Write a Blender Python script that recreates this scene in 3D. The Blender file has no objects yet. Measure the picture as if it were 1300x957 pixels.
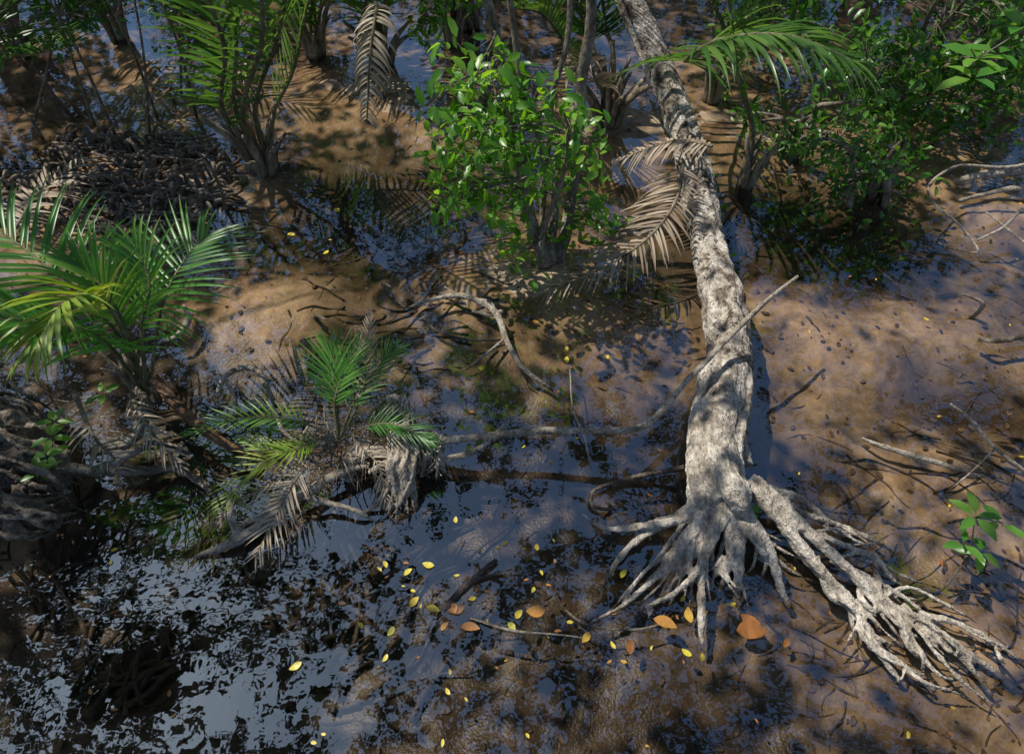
import bpy, math, random
import numpy as np
from mathutils import Vector, noise
random.seed(7); rng=np.random.default_rng(11)
R=random.uniform
scene=bpy.context.scene
H=3.2; PITCH=math.radians(50); F=1300*24/36.
cf=(math.cos(PITCH),-math.sin(PITCH)); cu=(math.sin(PITCH),math.cos(PITCH))
def ray(px,py):
    dy=478.5-py
    return Vector((px-650, F*cf[0]+dy*cu[0], F*cf[1]+dy*cu[1]))
def W(px,py,z=0.0):
    r=ray(px,py); t=(H-z)/-r.z
    return Vector((r.x*t,r.y*t,z))
def PY(px,py,Y):
    r=ray(px,py); t=Y/r.y
    return Vector((r.x*t,Y,H+r.z*t))
SUN=Vector((-0.45,0.25,0.86)).normalized()

# ---------------------------------------------------------------- materials
def newmat(name):
    m=bpy.data.materials.new(name); m.use_nodes=True
    nt=m.node_tree; nt.nodes.clear()
    out=nt.nodes.new('ShaderNodeOutputMaterial')
    return m,nt,out
def N(nt,t,**k):
    n=nt.nodes.new(t)
    for a,b in k.items(): setattr(n,a,b)
    return n
def ramp(nt,stops):
    n=nt.nodes.new('ShaderNodeValToRGB'); e=n.color_ramp.elements
    while len(e)<len(stops): e.new(0.5)
    for el,(p,c) in zip(e,stops):
        el.position=p; el.color=(c[0],c[1],c[2],1)
    return n
def leafmat(name,stops,trans=0.35,rough=0.35,tb=1.6,gl=.04):
    m,nt,out=newmat(name)
    at=N(nt,'ShaderNodeAttribute',attribute_name='rnd')
    rp=ramp(nt,stops); nt.links.new(at.outputs['Fac'],rp.inputs[0])
    d=N(nt,'ShaderNodeBsdfDiffuse'); nt.links.new(rp.outputs[0],d.inputs['Color'])
    tr=N(nt,'ShaderNodeBsdfTranslucent')
    h2=N(nt,'ShaderNodeHueSaturation'); h2.inputs['Value'].default_value=tb; h2.inputs['Saturation'].default_value=1.1; h2.inputs['Hue'].default_value=0.485
    nt.links.new(rp.outputs[0],h2.inputs['Color']); nt.links.new(h2.outputs[0],tr.inputs['Color'])
    mx=N(nt,'ShaderNodeMixShader'); mx.inputs[0].default_value=trans
    nt.links.new(d.outputs[0],mx.inputs[1]); nt.links.new(tr.outputs[0],mx.inputs[2])
    g=N(nt,'ShaderNodeBsdfGlossy'); g.inputs['Roughness'].default_value=rough
    m2=N(nt,'ShaderNodeMixShader'); m2.inputs[0].default_value=gl
    nt.links.new(mx.outputs[0],m2.inputs[1]); nt.links.new(g.outputs[0],m2.inputs[2]); nt.links.new(m2.outputs[0],out.inputs[0])
    return m
def barkmat(name,stops,scale=9,stretch=(1,1,1),bump=0.6,rough=0.85,wet=True,spots=None,rootmix=None):
    m,nt,out=newmat(name)
    tc=N(nt,'ShaderNodeTexCoord'); mp=N(nt,'ShaderNodeMapping'); mp.inputs['Scale'].default_value=stretch
    nt.links.new(tc.outputs['Object'],mp.inputs[0])
    n1=N(nt,'ShaderNodeTexNoise'); n1.inputs['Scale'].default_value=scale; n1.inputs['Detail'].default_value=5; n1.inputs['Roughness'].default_value=0.68; n1.inputs['Distortion'].default_value=0.4
    nt.links.new(mp.outputs[0],n1.inputs['Vector'])
    rp=ramp(nt,stops); nt.links.new(n1.outputs['Fac'],rp.inputs[0])
    col=rp.outputs[0]
    n2=N(nt,'ShaderNodeTexNoise'); n2.inputs['Scale'].default_value=scale*6; n2.inputs['Detail'].default_value=3; n2.inputs['Roughness'].default_value=0.7
    nt.links.new(mp.outputs[0],n2.inputs['Vector'])
    if spots:
        r3=ramp(nt,[(0.55,(0,0,0)),(0.59,(1,1,1))]); n3=N(nt,'ShaderNodeTexNoise'); n3.inputs['Scale'].default_value=scale*2.6; n3.inputs['Detail'].default_value=5
        n3.inputs['Roughness'].default_value=0.75
        nt.links.new(tc.outputs['Object'],n3.inputs['Vector']); nt.links.new(n3.outputs['Fac'],r3.inputs[0])
        mx=N(nt,'ShaderNodeMix',data_type='RGBA'); nt.links.new(r3.outputs[0],mx.inputs[0]); nt.links.new(col,mx.inputs[6]); mx.inputs[7].default_value=(*spots,1)
        col=mx.outputs[2]
    sx=N(nt,'ShaderNodeSeparateXYZ'); nt.links.new(tc.outputs['Object'],sx.inputs[0])
    if rootmix:
        rr_=ramp(nt,[(0.3,(0.2,0.165,0.125)),(0.46,(0.44,0.385,0.31)),(0.62,(0.66,0.6,0.51))]); nt.links.new(n1.outputs['Fac'],rr_.inputs[0])
        my=N(nt,'ShaderNodeMapRange'); my.inputs[1].default_value=rootmix[0]; my.inputs[2].default_value=rootmix[1]; nt.links.new(sx.outputs[1],my.inputs[0])
        mz=N(nt,'ShaderNodeMix',data_type='RGBA'); nt.links.new(my.outputs[0],mz.inputs[0]); nt.links.new(rr_.outputs[0],mz.inputs[6]); nt.links.new(col,mz.inputs[7]); col=mz.outputs[2]
    r2=ramp(nt,[(0.32,(0.45,0.43,0.41)),(0.58,(1.12,1.12,1.12))]); nt.links.new(n2.outputs['Fac'],r2.inputs[0])
    mm=N(nt,'ShaderNodeMix',data_type='RGBA',blend_type='MULTIPLY'); mm.inputs[0].default_value=1
    nt.links.new(col,mm.inputs[6]); nt.links.new(r2.outputs[0],mm.inputs[7]); col=mm.outputs[2]
    if wet:
        mr=N(nt,'ShaderNodeMapRange'); mr.inputs[1].default_value=-0.01; mr.inputs[2].default_value=0.04; mr.inputs[3].default_value=0.35; mr.inputs[4].default_value=1.0
        nt.links.new(sx.outputs[2],mr.inputs[0])
        hv=N(nt,'ShaderNodeHueSaturation'); nt.links.new(col,hv.inputs['Color']); nt.links.new(mr.outputs[0],hv.inputs['Value']); col=hv.outputs[0]
    p=N(nt,'ShaderNodeBsdfDiffuse'); p.inputs['Roughness'].default_value=.5; nt.links.new(col,p.inputs['Color'])
    ad=N(nt,'ShaderNodeMath',operation='ADD'); nt.links.new(n1.outputs['Fac'],ad.inputs[0]); nt.links.new(n2.outputs['Fac'],ad.inputs[1])
    b=N(nt,'ShaderNodeBump'); b.inputs['Strength'].default_value=bump; b.inputs['Distance'].default_value=0.03
    nt.links.new(ad.outputs[0],b.inputs['Height']); nt.links.new(b.outputs[0],p.inputs['Normal'])
    g=N(nt,'ShaderNodeBsdfGlossy'); g.inputs['Roughness'].default_value=min(.6,rough); nt.links.new(b.outputs[0],g.inputs['Normal'])
    m2=N(nt,'ShaderNodeMixShader'); m2.inputs[0].default_value=.03; nt.links.new(p.outputs[0],m2.inputs[1]); nt.links.new(g.outputs[0],m2.inputs[2])
    nt.links.new(m2.outputs[0],out.inputs[0])
    return m
def simple_leaf(name,stops):
    m,nt,out=newmat(name)
    at=N(nt,'ShaderNodeAttribute',attribute_name='rnd'); rp=ramp(nt,stops); nt.links.new(at.outputs['Fac'],rp.inputs[0])
    d=N(nt,'ShaderNodeBsdfDiffuse'); nt.links.new(rp.outputs[0],d.inputs[0]); nt.links.new(d.outputs[0],out.inputs[0]); return m

M_palm=leafmat('nypa_leaf',[(0.0,(0.02,0.06,0.012)),(0.5,(0.055,0.14,0.027)),(1.0,(0.13,0.23,0.045))],0.4,0.35,1.9)
M_palmB=leafmat('young_palm_leaf',[(0.0,(0.03,0.12,0.02)),(0.5,(0.075,0.24,0.035)),(1.0,(0.17,0.34,0.05))],0.45,0.35,2.0)
M_palmY=leafmat('yellowing_palm_leaf',[(0.0,(0.12,0.24,0.03)),(0.5,(0.27,0.38,0.05)),(1.0,(0.42,0.46,0.1))],0.4,0.45,1.6)
M_dead=leafmat('dead_frond_leaf',[(0.0,(0.13,0.09,0.055)),(0.5,(0.32,0.245,0.165)),(1.0,(0.55,0.46,0.34))],0.2,0.6,1.0,.03)
M_shrub=leafmat('shrub_leaf',[(0.0,(0.035,0.11,0.015)),(0.6,(0.1,0.27,0.03)),(1.0,(0.22,0.4,0.05))],0.45,0.35,2.1,.035)
M_bush=leafmat('bush_leaf',[(0.0,(0.02,0.07,0.01)),(0.6,(0.06,0.18,0.022)),(1.0,(0.15,0.31,0.04))],0.42,0.35,2.1)
M_can=simple_leaf('canopy_leaf',[(0.0,(0.02,0.045,0.012)),(0.6,(0.045,0.1,0.02)),(1.0,(0.1,0.18,0.035))])
M_float=leafmat('fallen_leaf',[(0.0,(0.16,0.07,0.02)),(0.3,(0.36,0.14,0.035)),(0.55,(0.5,0.27,0.05)),(0.8,(0.66,0.52,0.05)),(1.0,(0.4,0.46,0.06))],0.15,0.4,1.0)
M_trunk=barkmat('fallen_trunk_bark',[(0.36,(0.06,0.045,0.033)),(0.43,(0.26,0.21,0.16)),(0.51,(0.5,0.44,0.36)),(0.62,(0.7,0.65,0.57))],9,(1,0.55,1),1.0,spots=(0.085,0.062,0.045),rootmix=(1.75,2.6))
M_root=barkmat('root_wood',[(0.3,(0.12,0.095,0.07)),(0.46,(0.36,0.305,0.235)),(0.64,(0.58,0.51,0.42))],10,(1,1,1),0.8)
M_dark=barkmat('dark_wood',[(0.3,(0.025,0.019,0.015)),(0.5,(0.11,0.085,0.065)),(0.68,(0.3,0.25,0.195))],11,(1,1,1),0.8)
M_sub=barkmat('sunken_wood',[(0.3,(0.02,0.014,0.01)),(0.52,(0.06,0.043,0.03)),(0.7,(0.16,0.12,0.085))],6,(1,1,1),0.3,wet=False)
M_knee=barkmat('knee_root_bark',[(0.3,(0.05,0.037,0.028)),(0.5,(0.19,0.15,0.11)),(0.7,(0.44,0.36,0.28))],9,(1,1,1),0.5,wet=False)
M_pet=barkmat('nypa_petiole',[(0.3,(0.06,0.07,0.03)),(0.5,(0.17,0.15,0.08)),(0.7,(0.36,0.3,0.19))],7,(1,1,0.3),0.3,rough=0.5)
M_sheath=barkmat('nypa_sheath',[(0.3,(0.07,0.05,0.034)),(0.5,(0.28,0.22,0.15)),(0.7,(0.52,0.45,0.34))],12,(1,1,0.25),0.6)
M_stem=barkmat('shrub_stem',[(0.3,(0.05,0.04,0.03)),(0.5,(0.22,0.18,0.135)),(0.7,(0.42,0.37,0.3))],11,(1,1,0.5),0.5)
M_cstem=simple_leaf('canopy_branch',[(0,(.12,.1,.08)),(1,(.12,.1,.08))])

# ---------------------------------------------------------------- mesh builder
class MB:
    def __init__(s): s.v=[];s.f=[];s.r=[];s.m=[];s.n=0
    def add(s,v,f,r,mi):
        o=s.n; s.v.extend(v); s.n+=len(v)
        s.f.extend([tuple(i+o for i in q) for q in f])
        if isinstance(r,(float,int)): s.r.extend([r]*len(f))
        else: s.r.extend(r)
        s.m.extend([mi]*len(f))
    def build(s,name,mats,smooth=True):
        me=bpy.data.meshes.new(name); me.from_pydata([tuple(a) for a in s.v],[],s.f); 
        for m in mats: me.materials.append(m)
        me.polygons.foreach_set('material_index',s.m)
        me.polygons.foreach_set('use_smooth',[smooth]*len(s.f))
        a=me.attributes.new('rnd','FLOAT','FACE'); a.data.foreach_set('value',np.array(s.r,dtype=np.float32))
        me.update()
        ob=bpy.data.objects.new(name,me); scene.collection.objects.link(ob); return ob
def cr(pts,n):
    P=[Vector(p) for p in pts]
    if len(P)==2: return [P[0].lerp(P[1],i/(n-1)) for i in range(n)]
    P=[P[0]*2-P[1]]+P+[P[-1]*2-P[-2]]
    m=len(P)-3; out=[]
    for i in range(n):
        u=i/(n-1)*m; k=min(int(u),m-1); t=u-k
        a,b,c,d=P[k:k+4]
        out.append(0.5*((2*b)+(c-a)*t+(2*a-5*b+4*c-d)*t*t+(3*b-a-3*c+d)*t**3))
    return out
def lerpl(l,t):
    u=t*(len(l)-1); k=min(int(u),len(l)-2); return l[k]+(l[k+1]-l[k])*(u-k)
def tube(mb,pts,rad,n=24,seg=8,amp=0.0,freq=8,mi=0,wob=0.0,flat=1.0):
    C=cr(pts,n); v=[]; f=[]
    T=(C[1]-C[0]).normalized(); up=Vector((0,0,1)) if abs(T.z)<0.9 else Vector((1,0,0))
    S=T.cross(up).normalized()
    sd=R(0,100)
    for i,c in enumerate(C):
        T=(C[min(i+1,n-1)]-C[max(i-1,0)]).normalized()
        S=(S-T*S.dot(T)).normalized(); B=T.cross(S)
        r=lerpl(rad,i/(n-1))
        if wob: c=c+Vector((noise.noise(c*3+Vector((sd,0,0))),noise.noise(c*3+Vector((0,sd,0))),noise.noise(c*3+Vector((0,0,sd)))))*wob
        for j in range(seg):
            a=2*math.pi*j/seg; d=S*math.cos(a)+B*math.sin(a)*flat
            rr=r
            if amp: rr*=1+amp*noise.noise(Vector((math.cos(a)*1.6+sd,math.sin(a)*1.6,0))+c*freq*0.35)+amp*0.5*noise.noise((c+d*r)*freq*2)
            v.append(c+d*rr)
    for i in range(n-1):
        for j in range(seg):
            f.append((i*seg+j,i*seg+(j+1)%seg,(i+1)*seg+(j+1)%seg,(i+1)*seg+j))
    f.append(tuple(range(seg))[::-1]); f.append(tuple((n-1)*seg+j for j in range(seg)))
    mb.add(v,f,0.5,mi)
def frond(mb,pts,n=26,L=0.5,w=0.02,a0=70,a1=22,droop=0.25,lift=0.25,rr=(0.012,0.003),mi_r=0,mi_l=1,t0=0.12,rn=(0.2,0.8),sides=(1,-1),up=Vector((0,0,1)),miss=0.03,prof=(0.65,1.0,0.95,0.45),jit=0.06,sl=None):
    K=60; C=cr(pts,K); tube(mb,pts,rr,n=18,seg=6,mi=mi_r)
    for s in sides:
        for i in range(n):
            if R(0,1)<miss: continue
            t=t0+(1-t0)*(i+R(-.25,.25))/(n-1); t=min(max(t,t0),1)
            u=t*(K-1); k=min(int(u),K-2); p=C[k].lerp(C[k+1],u-k)
            T=(C[min(k+1,K-1)]-C[max(k-1,0)]).normalized()
            S=T.cross(up).normalized(); Nn=S.cross(T)
            a=math.radians(a0+(a1-a0)*((t-t0)/(1-t0))**1.2)+R(-jit,jit)
            d=(S*s*math.sin(a)+T*math.cos(a)+Nn*(lift+R(-jit,jit)*1.5)).normalized()
            ll=L*lerpl(list(prof),(t-t0)/(1-t0))*R(.88,1.08)
            if sl and s==sl[0]: ll*=sl[1]
            seg=6; q=p.copy(); v=[]; f=[]
            wp=(0.45,0.95,1.0,0.85,0.6,0.32,0.03)
            dr=droop*R(.7,1.4)
            for j in range(seg+1):
                wd=d.cross(Nn)
                if wd.length<0.05: wd=d.cross(Vector((1,0,0.3)))
                wd.normalize(); nn=wd.cross(d)
                ww=w*wp[j]*0.5*(0.6+0.4*min(1,ll/L))
                v+= [q-wd*ww+nn*ww*.45,q,q+wd*ww+nn*ww*.45]
                q=q+d*(ll/seg); d=(d+Vector((0,0,-1))*dr*(0.4+j*0.3)/seg*2).normalized()
            for j in range(seg):
                b=j*3; f+=[(b,b+1,b+4,b+3),(b+1,b+2,b+5,b+4)]
            mb.add(v,f,min(1,max(0,R(*rn)+0.1*(1-t))),mi_l)
def unit(a): return a/np.maximum(np.linalg.norm(a,axis=1,keepdims=True),1e-6)
def leaves(mb,P,D,Nv,L,wr,mi,rnd,simple=False,curl=0.15,fold=0.12):
    n=len(P); D=unit(D); S=unit(np.cross(D,Nv)); U=np.cross(S,D)
    L=L[:,None]; w=L*wr*0.5
    if simple:
        V=np.stack([P,P+D*L*.45+S*w,P+D*L-U*L*curl,P+D*L*.45-S*w],1).reshape(-1,3)
        F=[tuple(range(4*i,4*i+4)) for i in range(n)]; r=list(rnd)
    else:
        up=U*L*fold; cu_=U*L*curl
        r0=P;r1=P+D*L*.3;r2=P+D*L*.68-cu_*.4;r3=P+D*L-cu_
        V=np.stack([r0,r1,r2,r3,r1+S*w*.92+up*.5,r2+S*w*.85+up*.5,r1-S*w*.92+up*.5,r2-S*w*.85+up*.5],1).reshape(-1,3)
        F=[];r=[]
        for i in range(n):
            b=8*i
            F+=[(b,b+4,b+1),(b+1,b+4,b+5,b+2),(b+2,b+5,b+3),(b,b+1,b+6),(b+1,b+2,b+7,b+6),(b+2,b+3,b+7)]
            r+=[rnd[i]]*6
    mb.add(V.tolist(),F,r,mi)
def oval(mb,p,a,l,wr,rnd,mi=0):
    """flat fallen leaf with rounded outline, midrib fold and slightly curled rim"""
    d=Vector((math.cos(a),math.sin(a),0)); s=Vector((-d.y,d.x,0)); K=8; v=[];f=[]; tw=R(-.1,.1); cu2=R(.0,.12)
    for i in range(K+1):
        t=i/K; w=l*wr*.5*math.sin(math.pi*min(.985,max(.015,t**.85)))**.75; c=p+d*l*t+Vector((0,0,cu2*l*(t-.5)**2))+s*l*.06*math.sin(3*t)
        z=w*R(.08,.25); v+=[c-s*w+Vector((0,0,z+w*tw)),c,c+s*w+Vector((0,0,z-w*tw*.5))]
    for i in range(K):
        b=i*3; f+=[(b,b+3,b+4,b+1),(b+1,b+4,b+5,b+2)]
    mb.add(v,f,[min(1,max(0,rnd+R(-.06,.06))) for _ in f],mi)
def cluster(mb,cs,L,wr,mi,rn=(0.1,0.9),simple=False,nj=0.5,dz=-0.1,keep=None):
    P=[];D=[]
    for c,r,n in cs:
        o=rng.normal(size=(n,3)); o=unit(o)*(rng.random((n,1))**0.45)*r*np.array([1,1,.75])
        P.append(np.array(c)+o); D.append(unit(o)*0.8+rng.normal(size=(n,3))*.5+np.array([0,0,dz]))
    P=np.concatenate(P);D=np.concatenate(D)
    if keep is not None:
        k=keep(P); P=P[k];D=D[k]
    n=len(P)
    if n==0: return
    Nv=np.array([[0,0,1.]])+rng.normal(size=(n,3))*nj
    leaves(mb,P,D,Nv,L*(0.65+0.6*rng.random(n)),wr,mi,rn[0]+(rn[1]-rn[0])*rng.random(n),simple)

# ---------------------------------------------------------------- terrain
mounds=[(600,345,.5,.085),(680,350,.45,.115),(740,330,.4,.095),(720,430,.4,.055),(820,410,.3,.055),(430,115,1.0,.09),(560,110,.8,.1),(240,95,.8,.08),(350,380,.45,.07),(270,400,.3,.055),(330,215,.35,.12),
 (130,215,.9,.14),(230,250,.4,.12),(850,150,.8,.105),(950,160,.6,.085),(1080,420,.5,.07),(1210,400,.35,.055),(1050,540,.3,.045),(1250,650,.4,.08),(1180,820,.45,.06),(1290,760,.35,.07),(1100,100,1.1,.11),(1250,230,.6,.105),
 (0,600,.4,.12),(60,50,1.1,.07),(760,150,.6,.115),(450,560,.25,.05),(960,780,.3,.045),(620,470,.3,.045),(850,830,.3,.04),(1150,600,.35,.045),(20,690,.3,.07)]
mounds=[(W(a,b),c,d) for a,b,c,d in mounds]
deeps=[(170,780,1.0,-.08),(450,230,.6,-.05),(400,760,.8,-.07),(600,600,.45,-.05),(1010,280,.6,-.07),(700,840,.6,-.05),(650,940,1.5,-.05),(450,300,.5,-.05),(780,520,.35,-.04),(1130,310,.4,-.05),(990,480,.25,-.05),(1240,500,.35,-.05),(1120,690,.25,-.04)]  # hollows also darken the bed colour where shade and dark reflections lie
mounds+=[(W(a,b),c,d) for a,b,c,d in deeps]
def bed(x,y):
    z=-0.122+0.05*noise.fractal(Vector((x*.9,y*.9,3)),1.0,2.0,3)
    near=abs(x)<8 and -3<y<11
    if near:
        z+=0.028*noise.fractal(Vector((x*3.2,y*3.2,8)),0.8,2.1,4)
        z+=0.012*abs(noise.noise(Vector((x*9,y*7,1))))
        for c,r,h in mounds:
            q=((x-c.x)**2+(y-c.y)**2)/(r*r)
            if q<6: z+=h*math.exp(-q)
    z=z if z<-.03 else -.03+(z+.03)*.5
    d=max(abs(x)-9,y-11,-y-4,0)
    z+=min(d*0.03,0.4)*(0.6+0.6*noise.noise(Vector((x*.2,y*.2,0))))
    return z
def axis(a,b,n,far):
    c=list(np.linspace(a,b,n)); s=(b-a)/n; l=a;h=b;lo=[];hi=[]
    while h<far: s*=1.18; l-=s;h+=s; lo.append(l);hi.append(h)
    return np.array(lo[::-1]+c+hi)
xs=axis(-6.5,6.5,300,160); ys=axis(-0.5,9.5,250,160)
V=[(x,y,bed(x,y)) for y in ys for x in xs]; nx=len(xs)
Fc=[(j*nx+i,j*nx+i+1,(j+1)*nx+i+1,(j+1)*nx+i) for j in range(len(ys)-1) for i in range(nx-1)]
mb=MB(); mb.add(V,Fc,0.5,0)
m,nt,out=newmat('mud')
tc=N(nt,'ShaderNodeTexCoord')
n1=N(nt,'ShaderNodeTexNoise'); n1.inputs['Scale'].default_value=1.8; n1.inputs['Detail'].default_value=6; n1.inputs['Roughness'].default_value=.65; n1.inputs['Distortion'].default_value=0.8
n2=N(nt,'ShaderNodeTexNoise'); n2.inputs['Scale'].default_value=11; n2.inputs['Detail'].default_value=6; n2.inputs['Roughness'].default_value=.68; n2.inputs['Distortion'].default_value=0.5
n3=N(nt,'ShaderNodeTexNoise'); n3.inputs['Scale'].default_value=70; n3.inputs['Detail'].default_value=2
for q in (n1,n2,n3): nt.links.new(tc.outputs['Object'],q.inputs['Vector'])
rp=ramp(nt,[(0.32,(0.12,0.085,0.057)),(0.48,(0.3,0.218,0.145)),(0.64,(0.48,0.37,0.26))]); nt.links.new(n1.outputs['Fac'],rp.inputs[0])
r2=ramp(nt,[(0.3,(0.5,0.48,0.46)),(0.5,(0.88,0.88,0.88)),(0.68,(1.18,1.17,1.15))]); nt.links.new(n2.outputs['Fac'],r2.inputs[0])
mm=N(nt,'ShaderNodeMix',data_type='RGBA',blend_type='MULTIPLY'); mm.inputs[0].default_value=1
nt.links.new(rp.outputs[0],mm.inputs[6]); nt.links.new(r2.outputs[0],mm.inputs[7])
sx=N(nt,'ShaderNodeSeparateXYZ'); nt.links.new(tc.outputs['Object'],sx.inputs[0])
mr=N(nt,'ShaderNodeMapRange'); mr.inputs[1].default_value=-0.15; mr.inputs[2].default_value=-0.035; mr.inputs[3].default_value=0.16; mr.inputs[4].default_value=1.12; nt.links.new(sx.outputs[2],mr.inputs[0])  # depth darkening in the mud colour stands in for murk and shade
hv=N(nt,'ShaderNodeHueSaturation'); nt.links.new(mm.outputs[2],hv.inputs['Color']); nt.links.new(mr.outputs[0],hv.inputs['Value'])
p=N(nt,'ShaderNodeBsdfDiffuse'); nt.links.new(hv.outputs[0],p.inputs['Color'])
ad=N(nt,'ShaderNodeMath',operation='ADD'); nt.links.new(n2.outputs['Fac'],ad.inputs[0]); nt.links.new(n3.outputs['Fac'],ad.inputs[1])
b=N(nt,'ShaderNodeBump'); b.inputs['Strength'].default_value=.22; b.inputs['Distance'].default_value=.02; nt.links.new(ad.outputs[0],b.inputs['Height']); nt.links.new(b.outputs[0],p.inputs['Normal'])
g=N(nt,'ShaderNodeBsdfGlossy'); g.inputs['Roughness'].default_value=.35; nt.links.new(b.outputs[0],g.inputs['Normal'])
mx=N(nt,'ShaderNodeMixShader'); mx.inputs[0].default_value=.02; nt.links.new(p.outputs[0],mx.inputs[1]); nt.links.new(g.outputs[0],mx.inputs[2])
nt.links.new(mx.outputs[0],out.inputs[0])
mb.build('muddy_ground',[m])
# water
m,nt,out=newmat('creek_water')
tc=N(nt,'ShaderNodeTexCoord')
n1=N(nt,'ShaderNodeTexNoise'); n1.inputs['Scale'].default_value=5.5; n1.inputs['Detail'].default_value=3
nt.links.new(tc.outputs['Object'],n1.inputs['Vector'])
b=N(nt,'ShaderNodeBump'); b.inputs['Strength'].default_value=.07; b.inputs['Distance'].default_value=.02; nt.links.new(n1.outputs['Fac'],b.inputs['Height'])
g=N(nt,'ShaderNodeBsdfGlossy'); g.inputs['Roughness'].default_value=.015; g.inputs['Color'].default_value=(.66,.86,1,1); nt.links.new(b.outputs[0],g.inputs['Normal'])
tr=N(nt,'ShaderNodeBsdfTransparent'); tr.inputs['Color'].default_value=(.9,.83,.73,1)
lw=N(nt,'ShaderNodeLayerWeight'); lw.inputs['Blend'].default_value=.5
pw=N(nt,'ShaderNodeMath',operation='POWER'); nt.links.new(lw.outputs['Facing'],pw.inputs[0]); pw.inputs[1].default_value=4.5
fr=N(nt,'ShaderNodeMapRange'); nt.links.new(pw.outputs[0],fr.inputs[0]); fr.inputs[3].default_value=.13; fr.inputs[4].default_value=.8
mx=N(nt,'ShaderNodeMixShader'); nt.links.new(fr.outputs[0],mx.inputs[0]); nt.links.new(tr.outputs[0],mx.inputs[1]); nt.links.new(g.outputs[0],mx.inputs[2]); nt.links.new(mx.outputs[0],out.inputs[0])
mb=MB(); mb.add([(-150,-150,0),(150,-150,0),(150,150,0),(-150,150,0)],[(0,1,2,3)],.5,0); mb.build('creek_water',[m],False)

# ---------------------------------------------------------------- fallen trunk with roots
def wp(l): return [W(*q) for q in l]
mb=MB()
tube(mb,wp([(770,-60,1.1),(800,5,.9),(838,90,.62),(866,160,.42),(885,240,.28),(903,320,.2),(920,400,.18),(925,470,.18),(908,540,.18),(905,600,.18),(922,640,.18)]),
     [.105,.105,.11,.11,.115,.12,.125,.125,.13,.13,.09],n=170,seg=48,amp=.3,freq=6)
tube(mb,wp([(940,400,.15),(945,480,.14),(936,540,.13),(948,590,.12)]),[.04,.055,.06,.03],n=50,seg=16,amp=.35)
tube(mb,wp([(895,470,.16),(884,550,.15),(888,610,.15),(885,655,.1)]),[.035,.05,.06,.045],n=50,seg=16,amp=.35)
tube(mb,wp([(915,540,.26),(922,600,.3),(935,625,.3),(938,650,.2)]),[.04,.065,.075,.05],n=40,seg=16,amp=.4)
for k in range(9):
    o=-30+k*7.5; tube(mb,wp([(920+o*.8,420,.2+.07*(1-abs(o)/32)),(922+o*.9,500,.2+.08*(1-abs(o)/32)),(906+o,580,.22+.07*(1-abs(o)/32)),(915+o,640,.18)]),[.012,.02,.024,.02],n=50,seg=10,amp=.4,wob=.03)
roots=[([(945,620,.22),(985,650,.2),(1020,690,.14),(1075,760,.06),(1110,815,.03),(1145,868,-.02)],[.045,.03,.026,.022,.018,.013]),
([(950,610,.2),(1005,655,.18),(1060,705,.12),(1110,760,.06),(1175,790,.05),(1235,830,.03),(1290,872,-.02)],[.045,.032,.027,.024,.022,.02,.016]),
([(930,640,.2),(938,690,.14),(935,735,.05),(934,765,-.04)],[.055,.034,.024,.013]),
([(915,640,.2),(903,690,.13),(893,750,.05),(888,822,-.04)],[.05,.03,.023,.012]),
([(940,640,.2),(965,680,.14),(985,725,.05),(1002,770,-.04)],[.05,.03,.023,.012]),
([(925,640,.2),(958,675,.17),(975,705,.1),(990,715,-.02)],[.04,.028,.02,.012]),
([(900,630,.17),(860,655,.12),(815,665,.08),(770,672,.03),(735,652,-.03)],[.045,.027,.02,.014,.009]),
([(905,645,.17),(865,690,.1),(830,735,.05),(775,785,-.03)],[.04,.022,.016,.009]),
([(890,640,.14),(830,670,.07),(785,705,.03),(760,770,-.04)],[.036,.02,.014,.008]),
([(910,655,.14),(880,720,.08),(850,750,.03),(815,770,-.03)],[.032,.018,.014,.008]),
([(905,655,.15),(890,690,.1),(860,715,.05),(835,725,-.03)],[.03,.018,.013,.009]),
([(920,660,.15),(918,700,.1),(915,730,.02),(912,745,-.03)],[.035,.022,.015,.01]),
([(960,620,.18),(1010,640,.12),(1035,655,.06),(1060,670,-.02)],[.035,.018,.013,.009]),
([(960,610,.16),(1000,635,.13),(1060,665,.06),(1130,700,-.03)],[.03,.018,.013,.008]),
([(990,660,.16),(1040,720,.09),(1090,780,.04),(1130,830,-.03)],[.025,.018,.013,.009]),
([(1000,660,.14),(1050,690,.1),(1100,710,.06),(1130,735,.05),(1150,745,-.02)],[.022,.017,.014,.013,.01]),
([(1090,735,.03),(1092,755,.09),(1110,770,.1),(1118,740,.08),(1108,720,-.02)],[.014,.016,.016,.016,.012]),
([(1120,770,.04),(1145,790,.07),(1160,825,.05),(1182,845,-.02)],[.02,.018,.016,.012]),
([(1095,790,.04),(1105,815,.05),(1150,850,.03),(1190,885,-.03)],[.018,.016,.013,.01]),
([(1150,770,.05),(1190,805,.06),(1215,825,.03),(1260,880,-.03)],[.018,.016,.014,.01]),
([(1160,775,.05),(1210,790,.05),(1260,815,.03),(1300,845,-.03)],[.016,.014,.012,.008]),
([(1030,700,.1),(1050,745,.06),(1085,770,.03),(1100,840,-.03)],[.022,.016,.013,.009])]
for _ in range(36):
    a=random.choice(roots[:22])[0]; k=random.randrange(1,len(a)-1); s=a[k]; e=a[k+1]
    sx_=(e[0]-s[0]); sy_=(e[1]-s[1]); l=R(.6,1.4); o=R(-45,45)
    roots.append(([(s[0],s[1],s[2]*.8),(s[0]+sx_*l*.5+o*.5,s[1]+sy_*l*.5+R(-8,14),.045),(s[0]+sx_*l+o*1.6,s[1]+sy_*l+R(0,25),-.05)],[.011,.008,.004]))
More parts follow.
